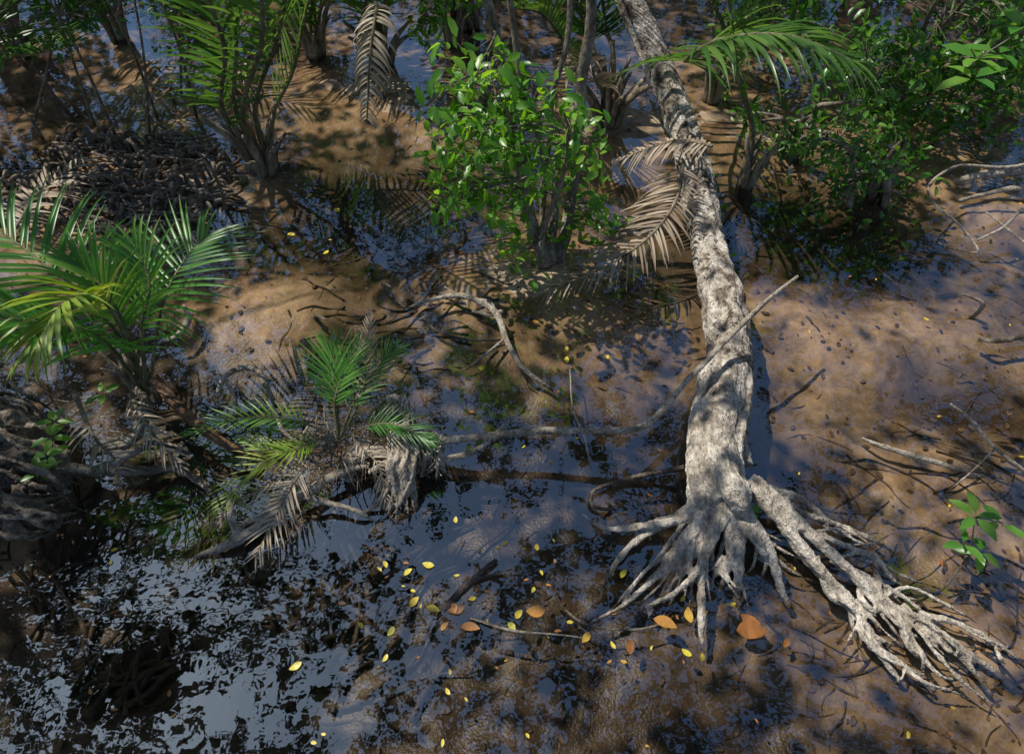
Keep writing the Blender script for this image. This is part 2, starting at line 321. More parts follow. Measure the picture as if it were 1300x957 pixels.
for _ in range(18):
    u=R(0,.9); x=985+u*190; y=650+u*150; o=R(-40,40); l=R(60,140)
    roots.append(([(x,y,.1*(1-u)+.04),(x+l*.3,y+l*.2+o,R(.05,.1)),(x+l*.65,y+l*.5+o*1.5,R(.02,.07)),(x+l,y+l*R(.5,.9)+o*2,-.04)],[.011,.01,.008,.005]))
for _ in range(14):
    x=R(885,940); o=R(-80,20); roots.append(([(x,640,.14),(x+o*.6,690,.09),(x+o*1.2,735,.03),(x+o*1.7,780,-.04)],[.018,.012,.008,.005]))
for pts,rad in roots:
    tube(mb,wp(pts),[r*.95 for r in rad],n=46,seg=12,amp=.4,freq=10,wob=.045)
tr_=mb.build('fallen_tree_trunk',[M_trunk])
rm=tr_.modifiers.new('rm','REMESH'); rm.mode='VOXEL'; rm.voxel_size=.0065; rm.use_smooth_shade=True
tx=bpy.data.textures.new('tt','CLOUDS'); tx.noise_scale=.05; tx.noise_depth=4
dm=tr_.modifiers.new('d','DISPLACE'); dm.texture=tx; dm.strength=.018; dm.mid_level=.5

# ---------------------------------------------------------------- sticks and driftwood
def wood(name,items,mat,voxel=None):
    mb=MB()
    for it in items:
        pts,rad=it[0],it[1]; k=it[2] if len(it)>2 else {}
        kw=dict(n=44,seg=10,amp=.3,freq=9,wob=.02); kw.update(k)
        tube(mb,wp(pts),rad,**kw)
    o=mb.build(name,[mat])
    if voxel:
        r=o.modifiers.new('r','REMESH'); r.mode='VOXEL'; r.voxel_size=voxel; r.use_smooth_shade=True
        d=o.modifiers.new('d','DISPLACE'); d.texture=tx; d.strength=voxel*3; d.mid_level=.5
    return o
wood('bent_branch',[([(1012,350,.55),(985,373,.52),(955,400,.48),(915,440,.42),(870,485,.36),(835,527,.3),(805,545,.27),(760,547,.25),(690,547,.22),(600,556,.18),(540,562,.12)],
  [.010,.012,.014,.016,.018,.019,.019,.018,.019,.021,.026],dict(wob=.008,n=90))],M_root)
wood('arched_root',[([(520,390,.0),(545,382,.05),(585,375,.08),(612,385,.1),(632,402,.1),(645,435,.06),(665,465,.04),(703,495,-.03)],[.008,.013,.018,.02,.022,.018,.015,.01]),
 ([(632,400,.1),(622,385,.1),(595,380,.09),(565,362,.1)],[.013,.012,.009,.005]),([(600,395,.0),(622,400,.04),(636,396,.11)],[.008,.012,.014]),
 ([(640,430,.05),(610,455,.02),(590,470,-.03)],[.01,.008,.005])],M_root)
items=[([(497,505,.03),(505,550,.1),(512,590,.14),(505,615,.1),(488,645,.0)],[.03,.04,.05,.04,.018],dict(amp=.6,seg=18)),
 ([(515,600,.12),(525,625,.05),(530,655,-.03)],[.02,.016,.009]),([(500,610,.1),(475,640,.04),(455,655,-.03)],[.02,.015,.008]),
 ([(535,545,.18),(548,565,.12),(555,595,.02)],[.04,.06,.035],dict(amp=.8,seg=18)),
 ([(470,560,.1),(450,580,.1),(440,610,.02)],[.035,.045,.03],dict(amp=.7,seg=16)),
 ([(445,580,.12),(480,575,.12),(520,580,.12)],[.025,.03,.025],dict(amp=.6)),
 ([(560,582,.1),(600,572,.14),(625,555,.18),(645,537,.24)],[.018,.016,.013,.006]),
 ([(470,600,.1),(485,590,.16),(520,560,.2),(527,530,.24)],[.015,.016,.014,.007])]
for i in range(70):
    x=R(495,520); items.append(([(x,R(500,560),R(.08,.17)),(x+R(-6,10),R(570,600),R(.14,.2)),(x+R(-30,12),R(620,660),R(-.02,.06))],[.004,.008,.003],dict(n=16,seg=6,wob=.03)))
for i in range(60):
    x=R(525,565); items.append(([(x,R(540,560),R(.12,.24)),(x+R(-12,12),R(565,590),R(.08,.18)),(x+R(-25,25),R(590,615),R(-.02,.04))],[.003,.007,.003],dict(n=14,seg=6,wob=.03)))
wood('broken_stump',items,M_root,.006)
wood('driftwood_log',[([(250,705,.0),(290,688,.05),(335,662,.07),(385,628,.1),(430,600,.11),(470,590,.1)],[.014,.024,.028,.028,.025,.016],dict(amp=.6)),
 ([(270,700,.01),(310,668,.08),(360,640,.1),(400,610,.12)],[.01,.015,.015,.01],dict(wob=.05)),
 ([(385,628,.12),(420,640,.06),(455,650,.05),(480,665,-.02)],[.016,.014,.012,.008]),
 ([(300,682,.06),(290,650,.12),(293,625,.16)],[.018,.024,.014],dict(amp=.6)),
 ([(345,655,.1),(372,600,.14),(378,565,.16),(390,540,.16)],[.012,.013,.012,.008])],M_root,.006)
items=[([(-60,640,.1),(0,605,.18),(40,590,.18),(90,590,.14)],[.2,.15,.1,.06],dict(amp=.7,seg=22)),
 ([(60,585,.18),(110,598,.12),(165,598,.1),(215,590,.08),(245,603,.05),(285,648,-.03)],[.05,.03,.026,.026,.022,.012]),
 ([(-40,540,.35),(10,545,.25),(50,560,.15),(80,620,0)],[.14,.1,.07,.04],dict(amp=.6,seg=20)),
 ([(20,620,.1),(5,650,.04),(-30,670,0)],[.07,.05,.04]),([(120,575,.1),(165,560,.14),(185,520,.18),(170,490,.18)],[.03,.045,.04,.02],dict(amp=.5)),
 ([(90,600,.1),(150,585,.15),(200,560,.12),(240,575,.0)],[.02,.02,.016,.01],dict(wob=.04))]
for i in range(70):
    y=R(480,660); items.append(([(R(-50,20),y,R(.15,.42)),(R(20,60),y+R(0,40),R(.1,.3)),(R(60,110),min(y+R(10,80),650),R(-.02,.1))],[.01,.014,.005],dict(n=18,seg=7,wob=.05)))
wood('tree_stump',items,barkmat('stump_wood',[(0.3,(0.04,0.03,0.022)),(0.5,(0.2,0.16,0.12)),(0.68,(0.46,0.4,0.32))],9,(1,1,1),0.8),.009)
wood('curved_root',[([(275,505,.1),(285,480,.18),(305,467,.22),(328,470,.2),(340,492,.14),(348,515,-.02)],[.012,.016,.018,.018,.016,.014]),
 ([(285,480,.18),(295,500,.12),(300,530,-.02)],[.012,.012,.01]),([(203,435,.0),(225,425,.05),(238,405,.08),(232,390,.04)],[.01,.018,.022,.012]),
 ([(320,515,.02),(345,520,.06),(360,545,.03),(380,560,.0)],[.01,.014,.012,.01])],M_root)
wood('brown_palm_stalk',[([(195,480,.35),(225,515,.28),(265,550,.2),(305,572,.12),(345,582,.02)],[.03,.03,.026,.022,.016],dict(wob=.0,amp=.12))],
  barkmat('stalk_brown',[(0.3,(0.06,0.03,0.016)),(0.5,(0.19,0.1,0.05)),(0.7,(0.34,0.2,0.12))],9))
wood('right_bank_branch',[([(1330,195,.3),(1290,213,.3),(1215,212,.3),(1180,235,.28),(1190,262,.22),(1222,290,.12),(1242,320,.03),(1200,316,-.02)],[.012,.012,.01,.009,.009,.008,.007,.005]),
 ([(1240,305,.05),(1270,290,.15),(1300,262,.25),(1340,240,.3)],[.009,.01,.012,.013]),([(1250,270,.2),(1290,300,.14),(1330,330,.1)],[.006,.008,.008]),
 ([(1210,232,.02),(1250,222,.1),(1310,215,.1)],[.02,.03,.03]),([(1220,255,.02),(1270,240,.06),(1320,240,.05)],[.015,.02,.02])],M_root)
wood('fallen_stick',[([(1095,555,.0),(1120,566,.04),(1160,580,.05),(1200,590,.03),(1240,605,-.02)],[.008,.012,.015,.012,.006])],M_root)
wood('fallen_stick',[([(1208,512,.08),(1235,535,.08),(1262,570,.05),(1310,605,.03)],[.007,.009,.01,.008]),([(1262,570,.05),(1230,600,.04),(1195,632,-.02)],[.005,.005,.003])],M_root)
wood('fallen_stick',[([(595,788,.0),(650,800,.015),(760,812,.0)],[.005,.006,.004])],M_root)
wood('fallen_stick',[([(560,775,-.01),(590,745,.015),(632,712,.02)],[.02,.022,.012]),([(590,745,.02),(610,735,.02),(640,728,.02)],[.012,.01,.006])],M_dark)
wood('fallen_stick',[([(722,470,.08),(728,520,.06),(740,560,.04),(750,600,-.01)],[.004,.005,.005,.004])],M_root)
wood('fallen_stick',[([(690,745,-.01),(740,790,.01),(800,800,0.),(850,790,-.01)],[.006,.006,.006,.004])],M_root)
wood('fallen_stick',[([(1200,745,.0),(1222,715,.14),(1240,690,.22)],[.005,.005,.004],dict(wob=.005))],M_stem)
wood('fallen_stick',[([(650,430,-.01),(600,432,.02),(560,420,.02),(535,405,0)],[.006,.01,.012,.008])],M_dark)
wood('fallen_stick',[([(1240,430,.0),(1270,432,.05),(1320,425,.06)],[.012,.016,.016])],M_dark)
wood('twisted_root',[([(830,600,.06),(790,608,.04),(755,622,.03),(752,642,.02),(775,645,.02),(770,632,-.02)],[.012,.012,.01,.01,.01,.006]),([(868,595,.12),(840,600,.08),(800,605,.05)],[.015,.012,.01])],M_dark)

# submerged roots and branches on the bed
mb=MB()
def bedroot(px,py,L,ang,r,zo=0.0):
    p=W(px,py); pts=[]; a=ang; q=Vector((p.x,p.y,0))
    k=6
    for i in range(k):
        pts.append(Vector((q.x,q.y,bed(q.x,q.y)+r*.2+zo+R(-.01,.004)))); a+=R(-.5,.5); q=q+Vector((math.cos(a),math.sin(a),0))*L/k
    tube(mb,pts,[r,r*.9,r*.7,r*.35],n=18,seg=6,amp=.3)
for _ in range(260):
    px=R(0,1300); py=R(90,950)
    if 640<px<760 and 280<py<360: continue
    bedroot(px,py,R(.15,.6),R(0,6.28),R(.003,.010))
for _ in range(120): bedroot(R(-10,520),R(640,900),R(.3,.9),R(.2,2.2),R(.006,.02),.035)
for _ in range(60): bedroot(R(420,650),R(360,480),R(.2,.5),R(2.2,4.2),R(.005,.012),.006)
for _ in range(60): bedroot(R(1000,1300),R(520,860),R(.3,.7),R(-1.2,.6),R(.003,.008),.006)
mb.build('submerged_roots',[M_sub])

# knee roots on left bank
mb=MB()
for _ in range(210):
    px=R(-20,290); py=R(165,285)
    if py<200 and px<60: continue
    p=W(px,py); h=R(.05,.17); l=R(.05,.16); a=R(0,6.28); d=Vector((math.cos(a),math.sin(a),0))
    z0=bed(p.x,p.y)-.02
    pts=[p+Vector((0,0,z0)),p+d*l*.15+Vector((R(-.02,.02),R(-.02,.02),z0+h*.8)),p+d*l*.5+Vector((0,0,z0+h)),p+d*l*.9+Vector((0,R(-.02,.02),z0+h*.7)),p+d*l*1.1+Vector((0,0,z0))]
    r=R(.009,.017); tube(mb,pts,[r,r,r*1.2,r,r],n=14,seg=7,amp=.3)
for _ in range(80):
    px=R(0,300); py=R(180,300); p=W(px,py); z0=bed(p.x,p.y)
    a=R(0,6.28); pts=[p+Vector((math.cos(a+i*R(-.4,.4))*i*.07,math.sin(a)*i*.07,z0+.01+.05*abs(math.sin(i*1.4)))) for i in range(6)]
    tube(mb,pts,[.012,.014,.012,.008],n=20,seg=7,amp=.3)
mb.build('mangrove_knee_roots',[M_knee])
mb=MB()
for px,py,h in [(82,140,.45),(90,150,.2),(285,265,.5),(300,200,.3),(150,190,.25),(1215,120,.2),(340,300,.12),(225,130,.15),(1235,395,.12),(50,170,.2),(740,300,.12),(590,300,.1),(495,365,.07),(410,405,.05)]:
    p=W(px,py); tube(mb,[p+Vector((0,0,-.1)),p+Vector((R(-.05,.05),0,h*.5)),p+Vector((R(-.12,.12),R(-.1,.1),h))],[.018,.013,.005],n=14,seg=8,amp=.3)
mb.build('breathing_roots',[M_knee])

# ---------------------------------------------------------------- nypa palms
def nypa(name,base,fr,nst=8,spread=.16,L=.75,rn=(.2,.8),w=.03):
    mb=MB()
    for s in fr:
        d=s[0] if isinstance(s[0],dict) else {}
        pts=[q for q in s if not isinstance(q,dict)]
        kw=dict(n=34,L=L,w=w,rr=(.026,.016,.006),rn=rn,t0=.2,a0=62,a1=25,droop=.3,lift=.35); kw.update(d)
        frond(mb,[base+Vector((R(-.06,.06),R(-.06,.06),-.05))]+pts,**kw)
    for i in range(nst):
        a=6.28*i/nst+R(-.3,.3); h=R(.2,.55); o=spread*R(.5,1)
        d=Vector((math.cos(a),math.sin(a),0))
        tube(mb,[base+d*o*.35+Vector((0,0,-.08)),base+d*o*.8+Vector((0,0,h*.5)),base+d*o*1.7+Vector((0,0,h))],[.06,.042,.018],n=14,seg=10,amp=.25,mi=2,flat=.6)
    return mb.build(name,[M_pet,M_palm,M_sheath,M_dead])
b1=W(338,212,.02)
D=dict
nypa('nypa_palm',b1,[
 [D(L=.6),b1+Vector((-.18,-.05,.5)),PY(285,60,4.7),PY(240,-60,4.5),PY(215,-170,4.2)],
 [D(L=.7),b1+Vector((-.1,0,.5)),PY(300,60,4.9),PY(285,-60,4.8),PY(262,-180,4.7)],
 [D(L=.6,t0=.35),b1+Vector((.05,0,.5)),PY(352,50,4.8),PY(372,-60,4.6),PY(400,-180,4.5)],
 [D(L=.5,n=26,t0=.35,rn=(.5,1)),b1+Vector((-.02,-.1,.5)),PY(333,50,4.5),PY(322,-70,4.2),PY(300,-200,4.0)],
 [D(L=.5,n=26,t0=.35,rn=(.6,1)),b1+Vector((.1,.1,.35)),PY(372,90,5.1),PY(392,0,5.2),PY(430,-80,5.3)]],nst=13,spread=.22)
b2=W(400,62,.05)
nypa('nypa_palm',b2,[[D(L=.6),b2+Vector((.05,0,.4)),PY(415,-40,6.4),PY(440,-140,6.2)],[b2+Vector((-.1,0,.4)),PY(380,-40,6.6),PY(340,-140,6.4)],[b2+Vector((.15,0,.4)),PY(450,-30,6.6),PY(520,-130,6.4)]],nst=12,spread=.22)
b3=W(485,75,.05)
nypa('nypa_palm',b3,[[D(L=.7),b3+Vector((.05,0,.4)),PY(500,-30,6.3),PY(530,-140,6.2)],[b3+Vector((-.1,0,.4)),PY(470,-30,6.3),PY(450,-140,6.1)],
  [D(L=.26,w=.028,mi_l=3,droop=.9,lift=-.1,n=24,t0=.45,a0=75,a1=60,rn=(.7,1)),b3+Vector((0,-.1,.5)),PY(478,10,5.6),PY(470,70,5.3),PY(466,150,5.15)]],nst=12,spread=.22)
b4=W(772,150,.05)
nypa('nypa_palm',b4,[
 [D(L=.6,rn=(.0,.5),t0=.4),b4+Vector((-.15,.1,.5)),PY(745,40,6.0),PY(705,-50,6.0),PY(640,-110,5.8)],
 [D(L=.6,t0=.4),b4+Vector((0,.1,.5)),PY(768,30,6.1),PY(755,-90,6.0),PY(720,-200,5.8)],
 [D(L=.6,t0=.4,rn=(.5,1)),b4+Vector((-.1,0,.5)),PY(730,70,5.6),PY(690,20,5.5),PY(650,10,5.3)],
 [D(L=.35,w=.03,mi_l=3,droop=.7,t0=.3,n=22),b4+Vector((-.05,-.1,.3)),PY(760,110,5.4),PY(745,80,5.2),PY(720,100,4.9)]],nst=16,spread=.26)
b8=W(905,120,.05)
nypa('nypa_palm',b8,[
 [D(L=.7,n=38,t0=.22,lift=-.02,droop=.5,w=.04,rr=(.02,.014,.005),rn=(.3,.9)),b8+Vector((-.05,-.2,.5)),PY(870,78,5.0),PY(915,50,4.75),PY(1000,45,4.5),PY(1085,78,4.3)],
 [D(L=.6,t0=.45),b8+Vector((0,0,.5)),PY(905,0,6.1),PY(895,-90,6.1),PY(870,-180,6.0)]],nst=8,spread=.16)
b5=W(945,235,.0)
nypa('nypa_palm',b5,[[D(L=.45,n=22,t0=.5),b5+Vector((-.02,.1,.4)),PY(935,90,4.9),PY(925,0,5.0),PY(900,-100,5.0)]],nst=5,spread=.1)
b6=W(575,45,.05)
nypa('nypa_palm',b6,[[b6+Vector((.05,0,.4)),PY(600,-60,6.8),PY(640,-140,6.4)],[b6+Vector((-.1,0,.4)),PY(560,-60,6.8),PY(540,-160,6.6)]],nst=8,spread=.2)
b7=W(-60,180,.05)
nypa('nypa_palm',b7,[[D(L=.6,rn=(0,.5)),PY(-40,80,5.0),PY(0,10,5.),PY(60,-60,4.8)],[D(L=.6,rn=(0,.4)),PY(-60,60,5.0),PY(20,70,4.8),PY(90,60,4.5)],
  [D(L=.5,rn=(0,.4)),PY(-30,60,5.4),PY(40,-10,5.6),PY(130,-60,5.6)]],nst=6)
b9=W(150,40,.05)
nypa('nypa_palm',b9,[[D(rn=(0,.5)),b9+Vector((.05,0,.4)),PY(160,-60,6.8),PY(200,-160,6.4)],[D(rn=(0,.5)),b9+Vector((-.1,0,.4)),PY(110,-40,6.8),PY(60,-120,6.4)]],nst=9,spread=.2)
def dead(name,pts,**k):
    mb=MB(); kw=dict(n=34,L=.4,w=.02,rr=(.014,.009,.004),t0=.05,a0=75,a1=45,droop=.12,lift=.1,rn=(.2,.9),jit=.12); kw.update(k)
    frond(mb,pts,**kw); return mb.build(name,[M_sheath,M_dead])
dead('dead_palm_frond',wp([(868,205,.55),(858,255,.48),(825,300,.38),(775,335,.26),(695,372,.12)]),L=.44,n=44,w=.019,a0=70,a1=35,lift=-.12,droop=.35,sl=(-1,.6),rn=(.1,.8))
dead('dead_palm_frond',wp([(905,186,.62),(865,178,.6),(825,188,.5),(785,203,.36)]),L=.26,n=24,w=.02,droop=.6,lift=-.1,rn=(.2,.9))
dead('dead_palm_frond',wp([(385,596,.22),(368,622,.18),(350,655,.12),(325,705,.06)]),L=.2,n=22,w=.011,a0=60,a1=30,rn=(.5,1.),rr=(.006,.004,.003))
dead('dead_palm_frond',wp([(400,590,.2),(350,610,.18),(305,635,.12),(270,665,.05)]),L=.14,n=18,w=.009,a0=55,a1=25,rn=(.4,1.),rr=(.005,.004,.003),miss=.2)
dead('dead_palm_frond',wp([(450,560,.22),(480,590,.18),(490,630,.1)]),L=.12,n=14,w=.008,a0=50,a1=25,rn=(.4,1.),rr=(.005,.004,.003),miss=.2,droop=.5)
dead('dead_palm_frond',wp([(320,92,.15),(270,88,.2),(215,95,.1)]),L=.35,n=22,w=.03,rn=(.4,1),droop=.4)
dead('dead_palm_frond',wp([(20,290,.15),(50,245,.22),(105,205,.25)]),L=.32,n=24,w=.022,rn=(.4,1),droop=.4)
dead('dead_palm_frond',wp([(95,500,.3),(120,555,.22),(155,590,.12)]),L=.16,n=16,w=.012,rn=(.4,1),droop=.3)
dead('dead_palm_frond',wp([(165,500,.3),(190,545,.25),(228,590,.15)]),L=.16,n=16,w=.012,rn=(.4,1),droop=.3,a0=45,a1=25)

# young palm, left
mb=MB()
Ls=dict(rr=(.011,.008,.003))
frond(mb,wp([(185,495,.2),(150,425,.6),(95,370,.8),(30,315,.95),(-30,275,1.0)]),n=28,L=.58,w=.024,a0=80,a1=22,droop=.25,lift=.15,rn=(.1,.7),mi_l=1,t0=.2,**Ls)
frond(mb,wp([(190,490,.2),(198,430,.45),(210,375,.65),(238,325,.75),(262,300,.78)]),n=24,L=.48,w=.02,a0=85,a1=30,droop=.2,lift=.1,rn=(.1,.7),t0=.3,**Ls)
frond(mb,wp([(180,495,.2),(130,430,.65),(60,410,.9),(-20,405,1.0)]),n=24,L=.52,w=.024,a0=70,a1=26,droop=.3,lift=.1,rn=(.0,.6),t0=.22,**Ls)
frond(mb,wp([(175,480,.3),(150,410,.7),(120,375,.9),(80,385,1.05),(45,440,1.0)]),n=22,L=.4,w=.026,a0=55,a1=14,droop=.4,lift=.1,rn=(.1,.8),mi_l=2,t0=.35,**Ls)
frond(mb,wp([(180,480,.3),(160,420,.6),(135,370,.8),(100,335,.9)]),n=18,L=.4,w=.022,a0=50,a1=14,droop=.3,lift=.2,rn=(.4,1),mi_l=1,t0=.35,**Ls)
frond(mb,wp([(185,485,.3),(180,420,.6),(190,360,.8),(170,310,.95)]),n=16,L=.34,w=.02,a0=55,a1=18,droop=.3,lift=.2,rn=(.3,1),mi_l=1,t0=.35,**Ls)
for i in range(12):
    a=R(0,6.28); b=W(182+R(-10,12),498,.1); tube(mb,[b,b+Vector((math.cos(a)*.05,math.sin(a)*.05,.15)),b+Vector((math.cos(a)*.14,math.sin(a)*.14,R(.2,.3)))],[.025,.018,.004],n=12,seg=8,mi=3,amp=.3)
mb.build('young_palm',[M_pet,M_palmB,M_palmY,M_sheath])
# small palm by the stump
mb=MB(); o=W(430,560,.15)
for pts,L,mi,rn in [([(428,510,.32),(422,475,.42),(418,440,.48)],.28,1,(.2,.9)),([(450,510,.32),(480,465,.4),(500,445,.42)],.2,1,(.1,.6)),
   ([(470,540,.25),(505,540,.28),(545,560,.25)],.18,1,(0,.5)),([(380,535,.3),(310,530,.35),(240,550,.32)],.16,1,(.5,1)),([(390,570,.2),(330,590,.22),(275,650,.15)],.2,2,(.3,.9)),
   ([(460,500,.35),(465,450,.45),(470,400,.5)],.12,3,(.2,.7)),([(400,560,.2),(360,575,.25),(310,560,.25)],.16,2,(.0,.6)),([(425,510,.33),(438,470,.43),(455,440,.45)],.24,1,(.4,1.))]:
    frond(mb,[o]+wp(pts),n=18,L=L,w=.012,a0=52,a1=14,droop=.2,lift=.25,rr=(.008,.005,.002),rn=rn,mi_l=mi,t0=.3)
for i in range(130):
    a=R(0,6.28); b=o+Vector((R(-.2,.22),R(-.12,.1),R(-.12,.04))); e=b+Vector((math.cos(a)*R(.05,.28),math.sin(a)*R(.05,.28),R(-.06,.06)))
    tube(mb,[b,b.lerp(e,.5)+Vector((0,0,.04)),e],[.004,.003,.0015],n=6,seg=4,mi=4)
mb.build('young_palm',[M_pet,M_palmB,M_palmY,M_dead,M_sheath])

# ---------------------------------------------------------------- shrubs
def shrub(name,stems,clusters,L,mat,rn=(.1,1),wr=.45,n=26,r=.16,tw=.006):
    mb=MB(); S=[]
    for pts,rad in stems:
        tube(mb,pts,rad,n=40,seg=12,amp=.25,freq=8,wob=.03); S+=cr(pts,30)
    cs=[]
    for c in clusters:
        c=Vector(c); s=min(S,key=lambda q:(q-c).length+max(0,q.z-c.z+.05)*1.5)
        mid=s.lerp(c,.5)+Vector((R(-.05,.05),R(-.05,.05),R(.0,.08)))
        tube(mb,[s,mid,c],[tw*1.4,tw,tw*.4],n=10,seg=5)
        for _ in range(3):
            e=c+Vector((R(-1,1),R(-1,1),R(-.6,.9)))*r*.8; tube(mb,[mid,c.lerp(e,.5),e],[tw*.6,tw*.4,tw*.25],n=6,seg=4)
            cs.append((e,r*.55,n//3))
    cluster(mb,cs,L,wr,1,rn)
    return mb.build(name,[M_stem,mat])
st=[([W(692,338,0),PY(675,270,3.8),PY(655,190,3.85),PY(640,100,3.9),PY(618,0,3.95),PY(600,-120,4.0)],[.055,.035,.03,.028,.026,.02]),
    ([W(700,335,0),PY(705,270,3.9),PY(690,200,4.0),PY(668,120,4.0),PY(650,20,4.1),PY(650,-100,4.1)],[.045,.025,.022,.02,.018,.014]),
    ([W(705,332,0),PY(725,260,4.0),PY(735,150,4.2),PY(748,40,4.3),PY(755,-100,4.4)],[.05,.04,.036,.034,.03]),
    ([W(695,335,0),PY(690,270,4.0),PY(700,150,4.1),PY(722,30,4.2),PY(735,-100,4.3)],[.03,.02,.018,.016,.014]),
    ([W(685,340,0),PY(690,300,3.7),PY(710,240,3.6),PY(725,170,3.5)],[.03,.02,.015,.008])]
cl=[]
for _ in range(70):
    while True:
        px=R(535,785); py=R(70,345)
        if abs(px-(640+(py-150)*.3))<(112 if 100<py<310 else 60): break
    cl.append(PY(px,py,R(3.35,4.1)))
cl=[c for c in cl if c.z>.12]
shrub('mangrove_shrub',st,cl,.09,M_shrub,n=20,r=.16)
def bushy(name,base,regs,L,mat,n=24,r=.2,rn=(0,1)):
    cl=[];st=[]
    for px0,px1,py0,py1,Y0,Y1,k in regs:
        for _ in range(k):
            c=PY(R(px0,px1),R(py0,py1),R(Y0,Y1))
            if c.z>.1: cl.append(c)
    for i in range(6):
        e=random.choice(cl); b=base+Vector((R(-.15,.15),R(-.15,.15),-.05))
        st.append(([b,b.lerp(e,.4)+Vector((0,0,.25)),e+Vector((0,0,.1))],[.03,.02,.008]))
    return shrub(name,st,cl,L,mat,rn=rn,n=n,r=r)
bushy('mangrove_shrub',W(1000,190),[(945,1110,140,245,4.4,5.4,32)],.08,M_bush)
bushy('mangrove_shrub',W(1130,130),[(1040,1300,-60,130,5.0,6.2,85),(1080,1290,110,190,5.0,5.6,32)],.09,M_bush)
bushy('mangrove_shrub',W(1100,250),[(1035,1170,190,270,4.2,4.8,18)],.075,M_bush)
bushy('mangrove_shrub',W(960,30),[(920,1100,-60,70,6,7,50)],.09,M_bush)
bushy('mangrove_shrub',W(600,30),[(520,620,-40,50,5.5,6.5,16)],.09,M_shrub)
bushy('mangrove_shrub',W(20,60),[(-60,120,-60,60,5.6,6.4,26)],.09,M_bush,rn=(0,.5))
bushy('mangrove_shrub',W(250,10),[(180,300,-60,25,7,8,20)],.09,M_bush,rn=(0,.6))
def sprig(name,stem,leafs,L,mat,wr=.45,sr=.005):
    mb=MB(); tube(mb,stem,[sr,sr*.8,sr*.5],n=16,seg=6)
    P=[];Dd=[];Nn=[]
    for p,d,n_ in leafs: P.append(p);Dd.append(d);Nn.append(n_)
    k=len(P); leaves(mb,np.array(P),np.array(Dd),np.array(Nn),L*(.8+.4*rng.random(k)),wr,1,.3+.7*rng.random(k))
    return mb.build(name,[M_stem,mat])
def ring(c,n,el=.1,r0=.01):
    o=[];ph=R(0,6)
    for i in range(n):
        a=ph+i*6.28/n+R(-.3,.3); d=Vector((math.cos(a),math.sin(a),el+R(-.2,.2))); o.append((c+d*r0,d,Vector((R(-.3,.3),R(-.3,.3),1))))
    return o
c1=W(1240,75,1.9); c2=W(1268,68,1.9); c3=W(1235,100,1.88); c4=W(1295,35,1.95)
sprig('hanging_leaf_sprig',[W(1400,-20,2.1),W(1330,20,2.0),c1],ring(c1,5)+ring(c2,3)+ring(c3,4)+ring(c4,3),.14,M_palmB,.42)
c1=W(1238,655,.35);c2=W(1222,690,.3);c3=W(1270,665,.32);c4=W(1245,700,.25)
sprig('mangrove_seedling',[W(1225,720,-.05),W(1232,700,.15),c1],ring(c1,5)+ring(c2,3)+ring(c3,3)+ring(c4,4,-.2),.11,M_palmB,.45)
c1=W(65,555,.4);c2=W(60,580,.32);c3=W(70,535,.45);c4=W(50,600,.28);c5=W(130,500,.3)
sprig('mangrove_seedling',[W(70,600,.1),W(66,570,.3),c3],ring(c1,5)+ring(c2,5)+ring(c3,5)+ring(c4,4)+ring(c5,4),.085,M_shrub,.45)
mb=MB()
for x0,y0,x1,y1,Y in [(200,150,120,-30,5.2),(190,170,165,-30,5.2),(120,160,60,-30,5.3),(150,180,40,-40,5.1),(250,150,190,-30,5.4),(40,170,90,-30,5.4),(230,120,215,-20,5.8)]:
    tube(mb,[W(x0,y0,-.03),PY((x0+x1)/2+R(-8,8),(y0+y1)/2,Y),PY(x1,y1,Y)],[.014,.01,.007],n=14,seg=6)
mb.build('dead_palm_stalks',[M_knee])

# ---------------------------------------------------------------- floating leaves
mb=MB()
spec=[(551,718,.06,.8),(542,770,.065,.8),(521,770,.06,.75),(513,730,.05,.8),(585,795,.09,.35),(560,800,.05,.5),(692,775,.09,.42),(830,785,.11,.45),(877,790,.075,.6),(935,800,.14,.18),(965,795,.1,.2),(788,733,.055,.8),(878,832,.05,.85),(383,840,.06,.85),
 (748,802,.06,.6),(655,785,.05,.8),(250,612,.1,.3),(487,712,.04,.8),(492,830,.04,.8),(455,790,.04,.8),(832,745,.08,.4),(800,830,.07,.1),(590,770,.08,.1),(675,408,.05,.4),(720,440,.05,.7),(610,470,.04,.75),(368,440,.05,.6),(425,265,.06,.8),(365,297,.06,.7),(417,318,.05,.8),(500,795,.05,.9),(645,790,.05,.9),(575,765,.05,.3),(1000,810,.05,.1),(720,460,.05,.8),(390,250,.05,.7)]
for x,y,l,r in spec: oval(mb,W(x,y,.006+R(0,.003)),R(0,6.28),l,R(.45,.65),r)
for _ in range(130):
    x,y=(R(0,1300),R(180,950)) if R(0,1)<.65 else (R(430,900),R(680,850))
    q=W(x,y); oval(mb,Vector((q.x,q.y,max(bed(q.x,q.y)+.004,.005))),R(0,6.28),R(.015,.04),R(.4,.6),random.choice([.1,.2,.35,.55,.75,.8,.8]))
mb.build('floating_leaves',[M_float])
mb=MB(); P=[];Dd=[];Ls_=[];rr_=[]
for _ in range(1500):
    q=W(R(-20,1320),R(60,950)); P.append(Vector((q.x,q.y,bed(q.x,q.y)+.006))); Ls_.append(R(.02,.06)); rr_.append(R(0,.32) if R(0,1)<.88 else R(.3,.6)); a=R(0,6.28); Dd.append((math.cos(a),math.sin(a),R(0,.15)))
k=len(P)
leaves(mb,np.array(P),np.array(Dd),np.array([[R(-.2,.2),R(-.2,.2),1] for _ in range(k)]),np.array(Ls_),.5,0,rr_)
mb.build('leaf_litter',[leafmat('litter',[(0.0,(0.05,0.032,0.02)),(.5,(.14,.085,.045)),(1,(.4,.27,.12))],.1,.7,1.0)])

